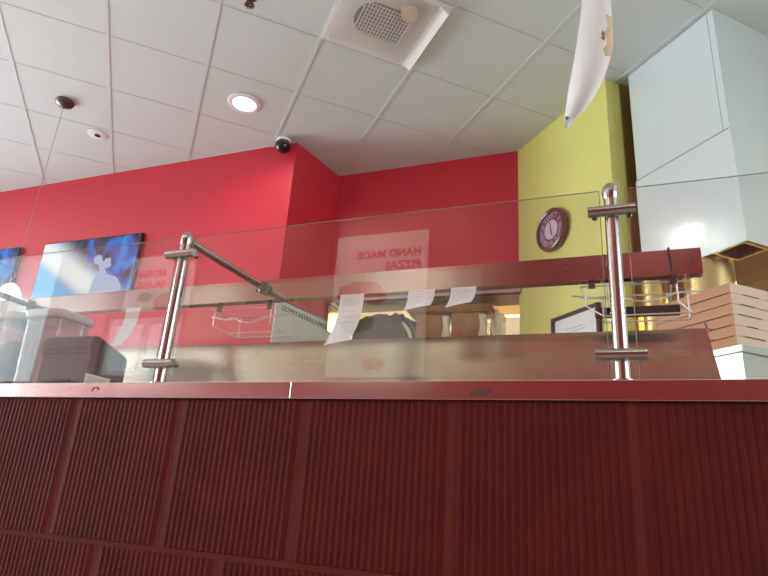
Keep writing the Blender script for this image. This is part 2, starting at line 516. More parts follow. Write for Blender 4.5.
# white wainscot panel on the return wall with a border of small dark marks
rl = (R1 - R0).length
pang = math.atan2(rd.y, rd.x)
wp = thing('wall_panel', 'white gloss wall panel with a border of small dark marks on the return of the red wall', 'wall panel', (R0.x, R0.y, 0), pang)
MB().box(-0.008, 0.81, -0.012, -0.001, 0.9, 2.163, bev=0.003).build('panel', M['white_panel'], wp)
cap = MB(); cap.box(-0.010, 0.81, -0.016, -0.001, 2.163, 2.172); cap.build('cap_strip', M['rail_steel'], wp)
mk = MB()
x = 0.05
seq = 'XNORNOXNORNXOIXNOIXNROXN'
for i, ch in enumerate(seq):
    z0, z1 = 2.095, 2.132
    w = 0.020
    y0, y1 = -0.0135, -0.012
    def stroke(a, b, tk=0.0035):
        d = Vector((b[0] - a[0], b[1] - a[1])); n = Vector((-d.y, d.x)).normalized() * tk
        mk.prism([(a[0] - n.x, a[1] - n.y), (b[0] - n.x, b[1] - n.y), (b[0] + n.x, b[1] + n.y), (a[0] + n.x, a[1] + n.y)], (0, 0.0015, 0), origin=(0, y0, 0))
    if ch == 'X': stroke((x, z0), (x + w, z1)); stroke((x, z1), (x + w, z0))
    elif ch == 'N': stroke((x, z0), (x, z1)); stroke((x, z1), (x + w, z0)); stroke((x + w, z0), (x + w, z1))
    elif ch == 'I': stroke((x, z0), (x, z1)); w = 0.006
    elif ch == 'R': stroke((x, z0), (x, z1)); stroke((x, z1), (x + w, z0)); stroke((x + w * .5, z1), (x + w, (z0 + z1) / 2))
    else: stroke((x, z0 + .01), (x + w, z0 + .01)); stroke((x, z1 - .005), (x + w, z1 - .005)); stroke((x + w / 2, z0), (x + w / 2, z1))
    x += w + 0.012
mk.build('mark_border', M['mark'], wp)

# ------------------------------------------------------------------ front counter
ctr = thing('front_counter', 'serving counter faced with red ribbed tiles under a stainless steel edge', 'counter', (0, 1.027, 0))
TP = 0.2955                                   # tile pitch across
CX0, CX1 = -4.2, 2.0
cb = MB(); cb.box(CX0, CX1, 0.030, 0.42, 0.0, 1.0355); cb.build('carcass', M['dark_under'], ctr)
gr = MB(); gr.box(CX0, CX1, 0.0085, 0.031, 0.0, 1.0358); gr.build('grout', M['grout'], ctr)
tb = MB()
def ribbed_tile(x0, x1, z0, z1):
    """tile slab with vertical ribs on its face and a plain border"""
    if x1 - x0 < 0.02: return
    n = 21
    bd = 0.008
    prof = [(x0, 0.014), (x0 + 0.002, 0.0085), (x0 + bd, 0.0070)]
    w = (x1 - x0 - 2 * bd) / n
    for i in range(n):
        a = x0 + bd + i * w
        prof += [(a + w * 0.18, 0.0072), (a + w * 0.36, 0.0057), (a + w * 0.72, 0.0057), (a + w * 0.90, 0.0072)]
    prof += [(x1 - bd, 0.0070), (x1 - 0.002, 0.0085), (x1, 0.014)]
    bm = tb.bm
    zs = [z0, z0 + .003, z1 - .003, z1]
    offs = [0.006, 0, 0, 0.006]
    cols = []
    for px, py in prof:
        cols.append([bm.verts.new((px, max(py, 0.003) + (o if py < 0.013 else 0), z)) for z, o in zip(zs, offs)])
    for A, B in zip(cols[:-1], cols[1:]):
        for k in range(3):
            bm.faces.new((A[k], B[k], B[k + 1], A[k + 1]))
rows = [(0.740, 1.0365), (0.4445, 0.7365), (0.149, 0.441), (0.0, 0.1455)]
x_base = [0.018, 0.164, 0.018, 0.164]         # a joint of each row (half bond)
for (z0, z1), xb in zip(rows, x_base):
    k0 = int((CX0 - xb) / TP) - 1
    for k in range(k0, k0 + 40):
        a, b = xb + k * TP, xb + (k + 1) * TP
        a, b = max(a + 0.0045, CX0), min(b - 0.0045, CX1)
        if b - a > 0.05:
            ribbed_tile(a, b, z0 + 0.004, z1)
tb.build('tile_face', M['tile'], ctr, smooth=True, angle=50)
# steel edge in two lengths, butted at a joint
for (a, b) in ((CX0, -0.6055), (-0.6035, CX1)):
    e = MB(); e.box(a, b, 0.0, 0.43, 1.036, 1.070, bev=0.0012)
    e.build('steel_top', M['trim_steel'], ctr)
for pts in ([(-0.245, 1.042), (-0.215, 1.042), (-0.199, 1.052), (-0.226, 1.055), (-0.236, 1.050)],
            [(-1.120, 1.050), (-1.116, 1.060), (-1.100, 1.060), (-1.098, 1.053), (-1.102, 1.053), (-1.104, 1.057), (-1.113, 1.057), (-1.115, 1.050)]):
    st = MB(); st.prism(pts, (0, 0.0006, 0), origin=(0, -0.0004, 0)); st.build('scuff', M['scuff'], ctr)

# ------------------------------------------------------------------ sneeze guard
sg = thing('sneeze_guard', 'glass sneeze guard on stainless tube posts standing on the serving counter', 'sneeze guard', (0, 1.07, 1.07))
PX = [-1.944, -0.968, 0.009]
def make_post(px):
    b = MB(); b.tube([(px, 0, 0.0), (px, 0, 0.352)], 0.0125, 20)
    b.lathe([(0.0, -0.0), (0.021, 0.0), (0.021, 0.006), (0.0128, 0.009)], 20, (px, 0, 0))
    o = b.build('post', M['tube_steel'], sg, smooth=True)
    for z in (0.049, 0.319):
        c = MB(); c.tube([(px - 0.041, -0.014, z), (px + 0.041, -0.014, z)], 0.0100, 16)
        c.tube([(px - 0.030, -0.004, z), (px - 0.030, 0.012, z)], 0.006, 10); c.tube([(px + 0.030, -0.004, z), (px + 0.030, 0.012, z)], 0.006, 10)
        c.build('clamp', M['tube_steel'], o, smooth=True)
    k = MB(); k.lathe([(0, 0.020), (0.008, 0.018), (0.0135, 0.010), (0.0150, 0), (0.0135, -0.010), (0.0125, -0.014)], 20, (px, 0, 0.362))
    k.build('elbow', M['tube_steel'], o, smooth=True)
    a = MB(); a.tube([(px, 0.004, 0.362), (px, 0.362, 0.362)], 0.0105, 16)
    a.build('arm', M['tube_steel'], sg, smooth=True)
    s = MB(); s.lathe([(0.0, 0), (0.020, 0.0), (0.020, 0.008), (0.012, 0.012)], 16, (0, 0, 0), mtx=Matrix.Translation((px, 0.362, 0.362)) @ Matrix.Rotation(PI / 2, 4, 'X'))
    s.build('arm_socket', M['bronze'], o, smooth=True)
for px in PX: make_post(px)
GZ0, GZ1 = 0.012, 0.3675
spans = [(-2.90, PX[0] - .020), (PX[0] + .020, PX[1] - .022), (PX[1] + .022, PX[2] - .020), (PX[2] + .026, 0.95)]
for a, b in spans:
    g = MB(); g.box(a, b, -0.0035, 0.0035, GZ0, GZ1)
    g.build('glass_panel', M['glass'], sg)
    ge = MB()
    ge.tube([(a, 0, GZ1 + .0008), (b, 0, GZ1 + .0008)], 0.0009, 6)
    ge.tube([(a, 0, GZ0), (a, 0, GZ1)], 0.0009, 6); ge.tube([(b, 0, GZ0), (b, 0, GZ1)], 0.0009, 6)
    ge.build('polished_edge', M['edge_glass'], sg)
rb = MB()
rb.box(-3.0, 0.198, 0.362, 0.366, 0.325, 0.388)         # face of the rail
rb.box(-3.0, 0.198, 0.366, 0.392, 0.384, 0.388)
rb.box(-3.0, 0.198, 0.366, 0.392, 0.325, 0.329)
rb.build('rail', M['rail_steel'], sg)
for xx in (-0.995, 0.178, -0.10):
    sc = MB(); sc.lathe([(0, 0.004), (0.004, 0.003), (0.005, 0)], 10, mtx=Matrix.Translation((xx, 0.362, 0.357)) @ Matrix.Rotation(PI / 2, 4, 'X'))
    sc.build('screw', M['bronze'], sg, smooth=True)

# ------------------------------------------------------------------ things on the rail
def receipt(x0, x1, zt, zb, curl, skew, label, lines=True):
    """strip of paper hanging from the rail's underside, curling towards the dining side"""
    r = thing('receipt', label, 'receipt', ((x0 + x1) / 2, 1.428, zt), 0, 'order slips hanging from the rail')
    w = x1 - x0
    H = zt - zb
    rows = []
    for i in range(13):
        t = i / 12
        yy = -curl * t ** 2.6
        rows.append([((-w / 2 + w * j / 4) + skew * t * t, yy - 0.004 * math.sin(PI * j / 4) * t, -H * t + (0.012 * (j / 4) * t if lines else 0)) for j in range(5)])
    MB().sheet(rows, 0.0005).build('paper', M['paper'], r, smooth=True)
    if lines:
        for k in range(6):
            b = MB()
            t = 0.10 + 0.11 * k
            if t * H > H * 0.7: break
            yy = -curl * t ** 2.6 - 0.0045
            l = w * random.uniform(0.45, 0.75)
            b.box(-w * .38, -w * .38 + l, yy, yy + 0.0004, -H * t - 0.0006, -H * t + 0.0006)
            b.build('printed_line', M['faint'], r)
    return r
ZR = 1.395
receipt(-0.712, -0.640, ZR, 1.236, 0.050, -0.012, 'longest white order slip curling forward, first of the three in front of the kitchen opening')
receipt(-0.510, -0.436, ZR, 1.330, 0.025, -0.004, 'middle white order slip of the three in front of the kitchen opening')
receipt(-0.392, -0.325, ZR, 1.334, 0.020, -0.010, 'shortest white order slip, nearest to the yellow wall')
receipt(-1.485, -1.427, ZR, 1.248, 0.045, -0.006, 'tan order slip hanging beside the charcoal receipt printer')

def wire_rack(x0, label):
    r = thing('wire_rack', label, 'wire rack', (x0, 1.455, 1.36), 0, 'wire holders under the rail')
    W, D = 0.245, 0.085
    rr = 0.0021
    b = MB()
    z0, z1 = -0.028, 0.020
    b.tube([(0, 0, z1), (W, 0, z1), (W, D, z1), (0, D, z1)], rr, 8, closed=True)
    b.build('top_hoop', M['wire'], r, smooth=True)
    b = MB()
    b.tube([(-.02, 0.03, z1 - .012), (0.05, 0.01, -0.010), (0.09, 0.0, -0.010), (0.12, -.012, -0.026), (0.150, -.012, -0.030), (0.18, -.012, -0.024), (0.215, 0, -0.006), (W + .03, 0.01, -0.004)], rr, 8)
    b.build('front_wire', M['wire'], r, smooth=True)
    b = MB()
    b.tube([(0.012, 0, z1), (0.012, 0, -0.03), (0.05, .03, -0.048), (0.05, D, -0.048), (0.05, D, z1)], rr, 8)
    b.build('cradle_wire', M['wire'], r, smooth=True)
    b = MB()
    b.tube([(W - .03, 0, 0.034), (W - .03, 0, -0.03), (W - .0, .03, -0.048), (W - .0, D, -0.048), (W - .0, D, z1)], rr, 8)
    b.build('cradle_wire', M['wire'], r, smooth=True)
    for yy in (0.03, D):
        b = MB(); b.tube([(0.05, yy, -0.048), (W, yy, -0.048)], rr, 8); b.build('bottom_wire', M['wire'], r, smooth=True)
    b = MB()
    for xx in (0.02, W - .045):
        b = MB(); b.box(xx, xx + .016, -0.004, 0.002, 0.014, 0.0345); b.build('hanger_tab', M['bronze'], r)
    return r
r1 = wire_rack(-1.165, 'white wire rack hanging under the rail in front of the red wall')
r2 = dup(r1, (-0.072, 1.455, 1.366), 0, 'white wire rack hanging under the rail beside the pizza boxes')

bar = thing('tool_bar', 'black flat bar hanging under the rail beside the right post', 'bar', (-0.03, 1.56, 1.352))
b = MB(); b.box(0, 0.186, 0, 0.02, -0.012, 0.012, bev=0.002); b.build('strip', M['black_rubber'], bar)
b = MB(); b.lathe([(0, -.011), (.014, -.011), (.014, .011), (0, .011)], 16, (0, 0.01, 0)); b.build('end_knob', M['black_rubber'], bar, smooth=True)
for xx in (0.165, 0.02):
    b = MB(); b.tube([(xx, 0.01, 0.010), (xx, -.05, 0.042), (xx, -.10, 0.044)], 0.0018, 8); b.build('hanging_wire', M['wire'], bar)

tie = MB()
tie.tube([(0.133, 1.428, 1.388), (0.134, 1.4285, 1.42), (0.131, 1.428, 1.461), (0.131, 1.445, 1.466), (0.132, 1.466, 1.458), (0.134, 1.466, 1.40), (0.133, 1.445, 1.386)], 0.0028, 8, closed=True)
tag(tie.build('cable_tie', M['black_rubber'], smooth=True), 'black tie looped round the right end of the steel rail', 'tie')

# ------------------------------------------------------------------ prep table with tall steel guard
pt = thing('prep_table', 'stainless steel prep table with a tall brushed steel guard behind the glass', 'prep table', (0, 1.70, 0))
b = MB()
b.prism([(-3.0, 0.86), (0.300, 0.86), (0.226, 1.339), (-3.0, 1.339)], (0, 0.014, 0)); b.build('steel_guard', M['steel'], pt)
b = MB(); b.box(-3.0, 0.226, 0.014, 0.03, 1.3335, 1.339); b.build('guard_rim', M['steel'], pt)
b = MB(); b.box(-3.0, 0.30, -0.06, 0.62, 0.83, 0.86); b.build('worktop', M['rail_steel'], pt)
b = MB(); b.box(-3.0, 0.28, 0.02, 0.60, 0.12, 0.83); b.build('cabinet', M['rail_steel'], pt)
for xx in (-2.9, -1.3, 0.2):
    for yy in (0.06, 0.54):
        b = MB(); b.tube([(xx, yy, 0), (xx, yy, 0.12)], 0.022, 12); b.build('foot', M['black_plastic'], pt)

# ------------------------------------------------------------------ receipt printer and food bins
pr = thing('receipt_printer', 'charcoal receipt printer with a cream label standing behind the left glass panel', 'printer', (-1.44, 1.2, 1.07))
b = MB()
b.prism([(0, 0.0), (0.14, 0.0), (0.14, 0.132), (0.018, 0.170), (0.006, 0.168), (0, 0.158), (0, 0.128), (0.006, 0.122), (0.006, 0.012)],
        (0.182, 0, 0), origin=(-0.09, 0, 0), u=(0, 1, 0), v=(0, 0, 1))
bmesh.ops.bevel(b.bm, geom=[e for e in b.bm.edges if abs(e.verts[0].co.x - e.verts[1].co.x) > 0.1], offset=0.005, segments=2, affect='EDGES')
b.build('housing', M['black_plastic'], pr, smooth=True, angle=30)
b = MB(); b.box(0.092, 0.0928, 0.004, 0.092, 0.034, 0.062); b.build('sticker', M['label'], pr)
for k in range(3):
    b = MB(); b.box(0.0928, 0.0932, 0.012, 0.080 - k * .012, 0.053 - k * .007, 0.0545 - k * .007); b.build('sticker_print', M['ink'], pr)
for k in range(3):
    xx = -0.055 + k * 0.03
    b = MB(); b.tube([(xx, 0.004, 0.03), (xx - .01, -0.012, 0.026), (xx - .02, -0.020, 0.010), (xx - .03, -0.020, 0.004)], 0.003, 8)
    b.build('cable', M['black_rubber'], pr, smooth=True)
b = MB(); b.box(-0.06, 0.04, -0.001, 0.004, 0.018, 0.045); b.build('socket_panel', M['black_gloss'], pr)

def rrect(w, d, r, n=5):
    pts = []
    for cx, cy, a0 in ((w / 2 - r, d / 2 - r, 0), (-w / 2 + r, d / 2 - r, 90), (-w / 2 + r, -d / 2 + r, 180), (w / 2 - r, -d / 2 + r, 270)):
        for k in range(n + 1):
            a = math.radians(a0 + 90 * k / n)
            pts.append((cx + r * math.cos(a), cy + r * math.sin(a)))
    return pts
def loft(b, levels, close_bottom=True, close_top=True):
    rings = [[b.bm.verts.new((p[0], p[1], z)) for p in pts] for pts, z in levels]
    n = len(rings[0])
    for A, B in zip(rings[:-1], rings[1:]):
        for k in range(n):
            b.bm.faces.new((A[k], A[(k + 1) % n], B[(k + 1) % n], B[k]))
    if close_bottom: b.bm.faces.new(list(reversed(rings[0])))
    if close_top: b.bm.faces.new(rings[-1])
    return b
def food_bin(x, y, label):
    f = thing('food_bin', label, 'food bin', (x, y, 1.07), 0, 'clear food bins on the counter')
    b = MB()
    loft(b, [(rrect(.128, .118, .02), 0), (rrect(.136, .126, .022), .02), (rrect(.148, .136, .022), .262)], True, False)
    loft(b, [(rrect(.142, .130, .020), .262), (rrect(.130, .120, .020), .02), (rrect(.122, .112, .018), .004)], False, True)
    b.build('tub', M['bin_plastic'], f, smooth=True)
    b = MB()
    loft(b, [(rrect(.160, .148, .028), .258), (rrect(.166, .154, .03), .262), (rrect(.166, .154, .03), .279), (rrect(.158, .146, .03), .284), (rrect(.138, .126, .03), .285), (rrect(.132, .120, .03), .279)])
    b.build('lid', M['bin_lid'], f, smooth=True, angle=60)
    return f
food_bin(-1.668, 1.345, 'clear lidded bin behind the receipt printer, with orange food at its bottom')
food_bin(-1.850, 1.345, 'clear lidded bin filled with dark red food, at the left edge of the photo')
def heap(x, y, z0, w, d, h, m, name, label, cat, seed, steep=0.0):
    b = MB()
    n = 14
    g = []
    for i in range(n + 1):
        row = []
        for j in range(n + 1):
            u, v = i / n * 2 - 1, j / n * 2 - 1
            hh = h * (0.85 + 0.22 * noise.noise(Vector((u * 3 + seed, v * 3, 0)))) + steep * u * h
            row.append((u * w / 2, v * d / 2, hh))
        g.append(row)
    top = [[b.bm.verts.new(p) for p in r] for r in g]
    for i in range(n):
        for j in range(n):
            b.bm.faces.new((top[i][j], top[i + 1][j], top[i + 1][j + 1], top[i][j + 1]))
    per = [top[i][0] for i in range(n + 1)] + [top[n][j] for j in range(1, n + 1)] + [top[i][n] for i in range(n - 1, -1, -1)] + [top[0][j] for j in range(n - 1, 0, -1)]
    bot = [b.bm.verts.new((v.co.x * .96, v.co.y * .96, 0)) for v in per]
    for k in range(len(per)):
        b.bm.faces.new((per[k], bot[k], bot[(k + 1) % len(per)], per[(k + 1) % len(per)]))
    b.bm.faces.new(bot)
    bmesh.ops.recalc_face_normals(b.bm, faces=b.bm.faces[:])
    o = b.build(name, m)
    o.location = (x, y, z0)
    return tag(o, label, cat, kind='stuff')
heap(-1.850, 1.345, 1.0745, .118, .108, .190, M['red_veg'], 'dried_chillies', 'dark red dried food filling the bin at the left edge of the photo', 'food', 1.3, 0.12)
heap(-1.668, 1.345, 1.0745, .118, .108, .050, M['orange_veg'], 'orange_food', 'orange food at the bottom of the bin behind the printer', 'food', 4.1)

# ------------------------------------------------------------------ kitchen opening: shelf and packages
sh = thing('pass_shelf', 'steel pass-through shelf in the kitchen opening in the red wall', 'shelf', (-1.37, 4.07, OP0 + .005))
b = MB(); b.box(-0.70, 0.75, 0.0, 0.55, 0.0, 0.022, bev=.003); b.build('board', M['rail_steel'], sh)
for xx in (-0.55, 0.6):
    b = MB(); b.box(xx, xx + .03, 0.235, 0.55, -0.20, 0.0); b.build('bracket', M['rail_steel'], sh)
SZ = OP0 + .0275
def lump(w, d, h, seed, amp=0.12, lev=3, pw=3.0):
    b = MB()
    bmesh.ops.create_icosphere(b.bm, subdivisions=lev + 1, radius=1)
    for v in b.bm.verts:
        c = v.co
        k = (abs(c.x) ** pw + abs(c.y) ** pw + abs(c.z) ** pw) ** (-1 / pw)
        c *= k
        nz = 1 + amp * noise.noise(c * 2.3 + Vector((seed, 0, 0))) + amp * .5 * noise.noise(c * 6 + Vector((0, seed, 0)))
        c *= nz
        v.co = Vector((c.x * w / 2, c.y * d / 2, c.z * h / 2))
        v.co.z = max(v.co.z, -h * .48)
    mn = min(v.co.z for v in b.bm.verts)
    for v in b.bm.verts: v.co.z -= mn
    return b
bg = thing('plastic_bag', 'dark crumpled plastic bag leaning in the kitchen opening behind the longest order slip', 'bag', (-1.715, 4.25, SZ))
lump(0.52, 0.26, 0.43, 2.2, 0.18, 3, 3.6).build('bag', M['dark_bag'], bg, smooth=True, angle=80)
b = MB()
b.tube([(0.20, -0.10, 0.335), (0.255, -0.115, 0.27), (0.285, -0.115, 0.19), (0.30, -0.10, 0.10)], [.012, .016, .014, .010], 8)
b.build('bag_edge', M['cream_wrap'], bg, smooth=True)
def crate(w, d, h, seed, amp=0.012):
    b = MB(); b.box(-w / 2, w / 2, -d / 2, d / 2, 0, h)
    bmesh.ops.bevel(b.bm, geom=b.bm.edges[:], offset=0.012, segments=2, affect='EDGES')
    bmesh.ops.subdivide_edges(b.bm, edges=[e for e in b.bm.edges if e.calc_length() > 0.04], cuts=9, use_grid_fill=True)
    for v in b.bm.verts:
        c = v.co.copy()
        n = noise.noise_vector(c * 9 + Vector((seed, 0, 0))) * amp + noise.noise_vector(c * 28 + Vector((0, seed, 0))) * amp * .5
        if c.z < 0.004: n.z = 0
        v.co += n
        v.co.z = max(v.co.z, 0.0)
    return b
def package(x, y, w, d, h, rz, label, z=SZ):
    p = thing('paper_package', label, 'package', (x, y, z), rz, 'brown paper packages in the kitchen opening')
    crate(w, d, h, x * 7).build('wrapping', M['kraft_wrap'], p, smooth=True, angle=50)
    b = MB()
    b.sheet([[(w * .5 - .03 + .008 * math.sin(i * 1.7), -d * .50 - .010 + .004 * math.sin(i * 2.3), h * (.08 + .86 * i / 6)),
              (w * .5 + .012 + .010 * math.sin(i * 2.1), -d * .50 - .016, h * (.08 + .86 * i / 6)),
              (w * .5 + .016, -d * .36, h * (.08 + .86 * i / 6))] for i in range(7)], .004)
    b.build('torn_flap', M['cream_wrap'], p, smooth=True)
    return p
package(-1.285, 4.235, 0.245, 0.24, 0.385, 0.05, 'brown paper package with a torn pale edge beside the dark plastic bag')
package(-0.995, 4.235, 0.245, 0.24, 0.385, -0.04, 'brown paper package nearest to the bright end of the kitchen opening')
kb = thing('kraft_sheet', 'long brown wrapped bundle lying across the two paper packages', 'bundle', (-1.15, 4.235, SZ + .400), 0.02)
crate(0.66, 0.23, 0.055, 9.1, 0.014).build('bundle', M['kraft_wrap'], kb, smooth=True, angle=70)
cp = thing('crumpled_paper', 'crumpled cream paper at the right end of the brown packages', 'paper', (-0.785, 4.215, SZ))
lump(0.12, 0.2, 0.40, 5.5, 0.28, 3, 2.8).build('paper', M['cream_wrap'], cp)
# kitchen lamp
kl = thing('kitchen_lamp', 'long lit kitchen ceiling lamp seen through the opening', 'lamp', (-0.95, 6.0, 2.7995))
b = MB(); b.box(-.62, .62, -.16, .16, -.03, 0, bev=.004); b.build('housing', M['white_paint'], kl)
b = MB(); b.box(-.58, .58, -.13, .13, -.036, -.0301); b.build('lens', M['troffer'], kl)
cab = thing('kitchen_cabinet', 'pale kitchen wall cabinet under the head of the opening', 'cabinet', (-1.05, 4.9, 2.4797))
b = MB(); b.box(-.25, .62, 0, .3, 0.02, .32); b.build('body', M['gold_sheet'], cab)
for k in range(3):
    b = MB(); b.box(-.24 + k * .285, .03 + k * .285, -.012, 0, .03, .30); b.build('door', M['warm_wall'], cab)

# ------------------------------------------------------------------ televisions on the red wall
def tv_material():
    m, nt, out = new_mat('screen picture')
    tc = N(nt, 'ShaderNodeTexCoord')
    sp = N(nt, 'ShaderNodeSeparateXYZ'); L(nt, tc.outputs['Object'], sp.inputs[0])
    nz = N(nt, 'ShaderNodeTexNoise'); nz.inputs['Scale'].default_value = 4.0; nz.inputs['Detail'].default_value = 3; nz.inputs['Distortion'].default_value = 1.2
    L(nt, tc.outputs['Object'], nz.inputs['Vector'])
    cr = N(nt, 'ShaderNodeValToRGB')
    e = cr.color_ramp.elements
    e[0].position = 0.34; e[0].color = (0.004, 0.008, 0.05, 1)
    e[1].position = 0.66; e[1].color = (0.05, 0.26, 0.75, 1)
    e.new(0.44).color = (0.07, 0.045, 0.11, 1)
    e.new(0.54).color = (0.03, 0.12, 0.55, 1)
    L(nt, nz.outputs['Fac'], cr.inputs['Fac'])
    # bright diagonal beam : t = x*s + z*c
    def lin(a, bz, c):
        m1 = N(nt, 'ShaderNodeMath', operation='MULTIPLY'); m1.inputs[1].default_value = a; L(nt, sp.outputs[0], m1.inputs[0])
        m2 = N(nt, 'ShaderNodeMath', operation='MULTIPLY_ADD'); m2.inputs[1].default_value = bz; L(nt, sp.outputs[2], m2.inputs[0]); L(nt, m1.outputs[0], m2.inputs[2])
        m3 = N(nt, 'ShaderNodeMath', operation='ADD'); m3.inputs[1].default_value = c; L(nt, m2.outputs[0], m3.inputs[0])
        return m3.outputs[0]
    t = lin(0.62, 1.0, 0.13)
    ab = N(nt, 'ShaderNodeMath', operation='ABSOLUTE'); L(nt, t, ab.inputs[0])
    mr = N(nt, 'ShaderNodeMapRange', interpolation_type='SMOOTHSTEP'); mr.inputs['From Min'].default_value = 0.27; mr.inputs['From Max'].default_value = 0.03
    L(nt, ab.outputs[0], mr.inputs['Value'])
    mx = N(nt, 'ShaderNodeMix', data_type='RGBA'); mx.inputs[7].default_value = (0.95, 1.0, 0.97, 1)
    L(nt, mr.outputs['Result'], mx.inputs[0]); L(nt, cr.outputs['Color'], mx.inputs[6])
    # pale blue lower left
    mr2 = N(nt, 'ShaderNodeMapRange', interpolation_type='SMOOTHSTEP'); mr2.inputs['From Min'].default_value = -0.10; mr2.inputs['From Max'].default_value = -0.22
    L(nt, t, mr2.inputs['Value'])
    mx2 = N(nt, 'ShaderNodeMix', data_type='RGBA'); mx2.inputs[7].default_value = (0.22, 0.62, 0.95, 1)
    L(nt, mr2.outputs['Result'], mx2.inputs[0]); L(nt, mx.outputs[2], mx2.inputs[6])
    em = N(nt, 'ShaderNodeEmission'); em.inputs['Strength'].default_value = 1.5
    L(nt, mx2.outputs[2], em.inputs['Color'])
    gl = N(nt, 'ShaderNodeBsdfGlossy'); gl.inputs['Roughness'].default_value = 0.12; gl.inputs['Color'].default_value = (0.05, 0.05, 0.05, 1)
    ad = N(nt, 'ShaderNodeAddShader'); L(nt, em.outputs[0], ad.inputs[0]); L(nt, gl.outputs[0], ad.inputs[1])
    L(nt, ad.outputs[0], out.inputs['Surface'])
    return m
M['tv'] = tv_material()
M['tv_pale'] = emis('screen pale shape', (0.62, 0.74, 0.95), 1.35)
def television(x, z, H, shape, label):
    t = thing('television', label, 'television', (x, 3.4745, z), 0, 'televisions on the red wall')
    W = 1.115
    b = MB(); b.box(-W / 2, W / 2, -0.006, 0.025, -H / 2, H / 2, bev=.003); b.build('case', M['black_gloss'], t)
    b = MB(); b.box(-W / 2 + .010, W / 2 - .012, -0.0085, -0.0062, -H / 2 + .012, H / 2 - .010); b.build('screen', M['tv'], t)
    if shape:
        # pale rounded shape of the picture on screen
        b = MB()
        body = [(0.13, -0.245), (0.15, -0.14), (0.20, -0.05), (0.17, 0.00), (0.115, 0.02), (0.10, 0.07), (0.135, 0.10), (0.185, 0.085), (0.205, 0.04), (0.225, 0.03), (0.235, 0.055), (0.29, 0.06), (0.315, -0.02), (0.27, -0.04), (0.25, -0.03), (0.29, -0.09), (0.40, -0.12), (0.46, -0.19), (0.48, -0.245)]
        b.prism([(p[0] - .02, p[1]) for p in body], (0, 0.0006, 0), origin=(0, -0.0092, 0))
        b.build('picture_shape', M['tv_pale'], t)
    return t
television(-4.172, 2.555, 0.525, True, 'television with a blue and white picture on the red wall, whole in view')
television(-5.595, 2.570, 0.50, False, 'television cut off by the left edge of the photo, bright white and blue picture')

# ------------------------------------------------------------------ yellow wall: clock and certificate
ck = thing('wall_clock', 'round plum coloured wall clock with pale dial on the yellow wall', 'clock', YEL + dA * 0.413 + Vector((0, 0, 2.628)), RZ)
RX = Matrix.Rotation(PI / 2, 4, 'X')          # turns a lathe about z so it faces local -y
b = MB(); b.lathe([(0.0, 0.0), (0.140, 0.0), (0.150, 0.012), (0.152, 0.03), (0.146, 0.045), (0.134, 0.050), (0.124, 0.046), (0.120, 0.030)], 48, mtx=RX); b.build('rim', M['clock_rim'], ck, smooth=True)
b = MB(); b.lathe([(0, 0.031), (0.121, 0.031), (0.121, 0.026), (0, .026)], 48, mtx=RX); b.build('dial', M['clock_ring'], ck)
b = MB(); b.lathe([(0, 0.033), (0.068, 0.033), (0.068, 0.0312), (0, .0312)], 40, mtx=RX); b.build('inner_dial', M['clock_face'], ck)
b = MB(); b.lathe([(0.121, 0.0312), (0.121, 0.0325), (0.116, 0.0325), (0.116, 0.0312)], 48, mtx=RX); b.build('minute_ring', M['clock_num'], ck)
rom = ['XII', 'I', 'II', 'III', 'IIII', 'V', 'VI', 'VII', 'VIII', 'IX', 'X', 'XI']
for k, s in enumerate(rom):
    a = 2 * PI * k / 12
    mt = Matrix.Translation((0.094 * math.sin(a), -0.032, 0.094 * math.cos(a))) @ RX @ Matrix.Rotation(-a, 4, 'Z')
    text_mesh('numeral', s, 0.047, M['clock_num'], ck, mt, 0.002)
def hand(a, l, w):
    b = MB()
    b.box(-w / 2, w / 2, -0.0355, -0.0340, -0.015, l, mtx=Matrix.Rotation(a, 4, 'Y'))
    return b.build('hand', M['frame_black'], ck)
hand(math.radians(-8), 0.062, 0.006); hand(math.radians(168), 0.046, 0.008)
cf = thing('picture_frame', 'dark framed white certificate hanging on the yellow wall under the clock', 'picture frame', YEL + dA * 0.585 + Vector((0, 0, 1.838)), RZ)
W, H = 0.43, 0.35
b = MB()
b.box(-W / 2, W / 2, -0.022, 0, H / 2 - .022, H / 2); b.box(-W / 2, W / 2, -0.022, 0, -H / 2, -H / 2 + .022)
b.box(-W / 2, -W / 2 + .022, -0.022, 0, -H / 2 + .022, H / 2 - .022); b.box(W / 2 - .022, W / 2, -0.022, 0, -H / 2 + .022, H / 2 - .022)
b.build('frame', M['frame_black'], cf)
b = MB(); b.box(-W / 2 + .021, W / 2 - .021, -0.010, -0.002, -H / 2 + .021, H / 2 - .021); b.build('certificate', M['mount'], cf)
for (x0, x1, z) in ((-.09, .07, .075), (-.11, -.06, .055), (-.03, .09, .055), (-.08, .03, .035), (-.10, .10, .0), (-.12, .12, -.03)):
    b = MB(); b.box(x0, x1, -0.0108, -0.0100, z - .0015, z + .0015); b.build('printed_line', M['ink'], cf)

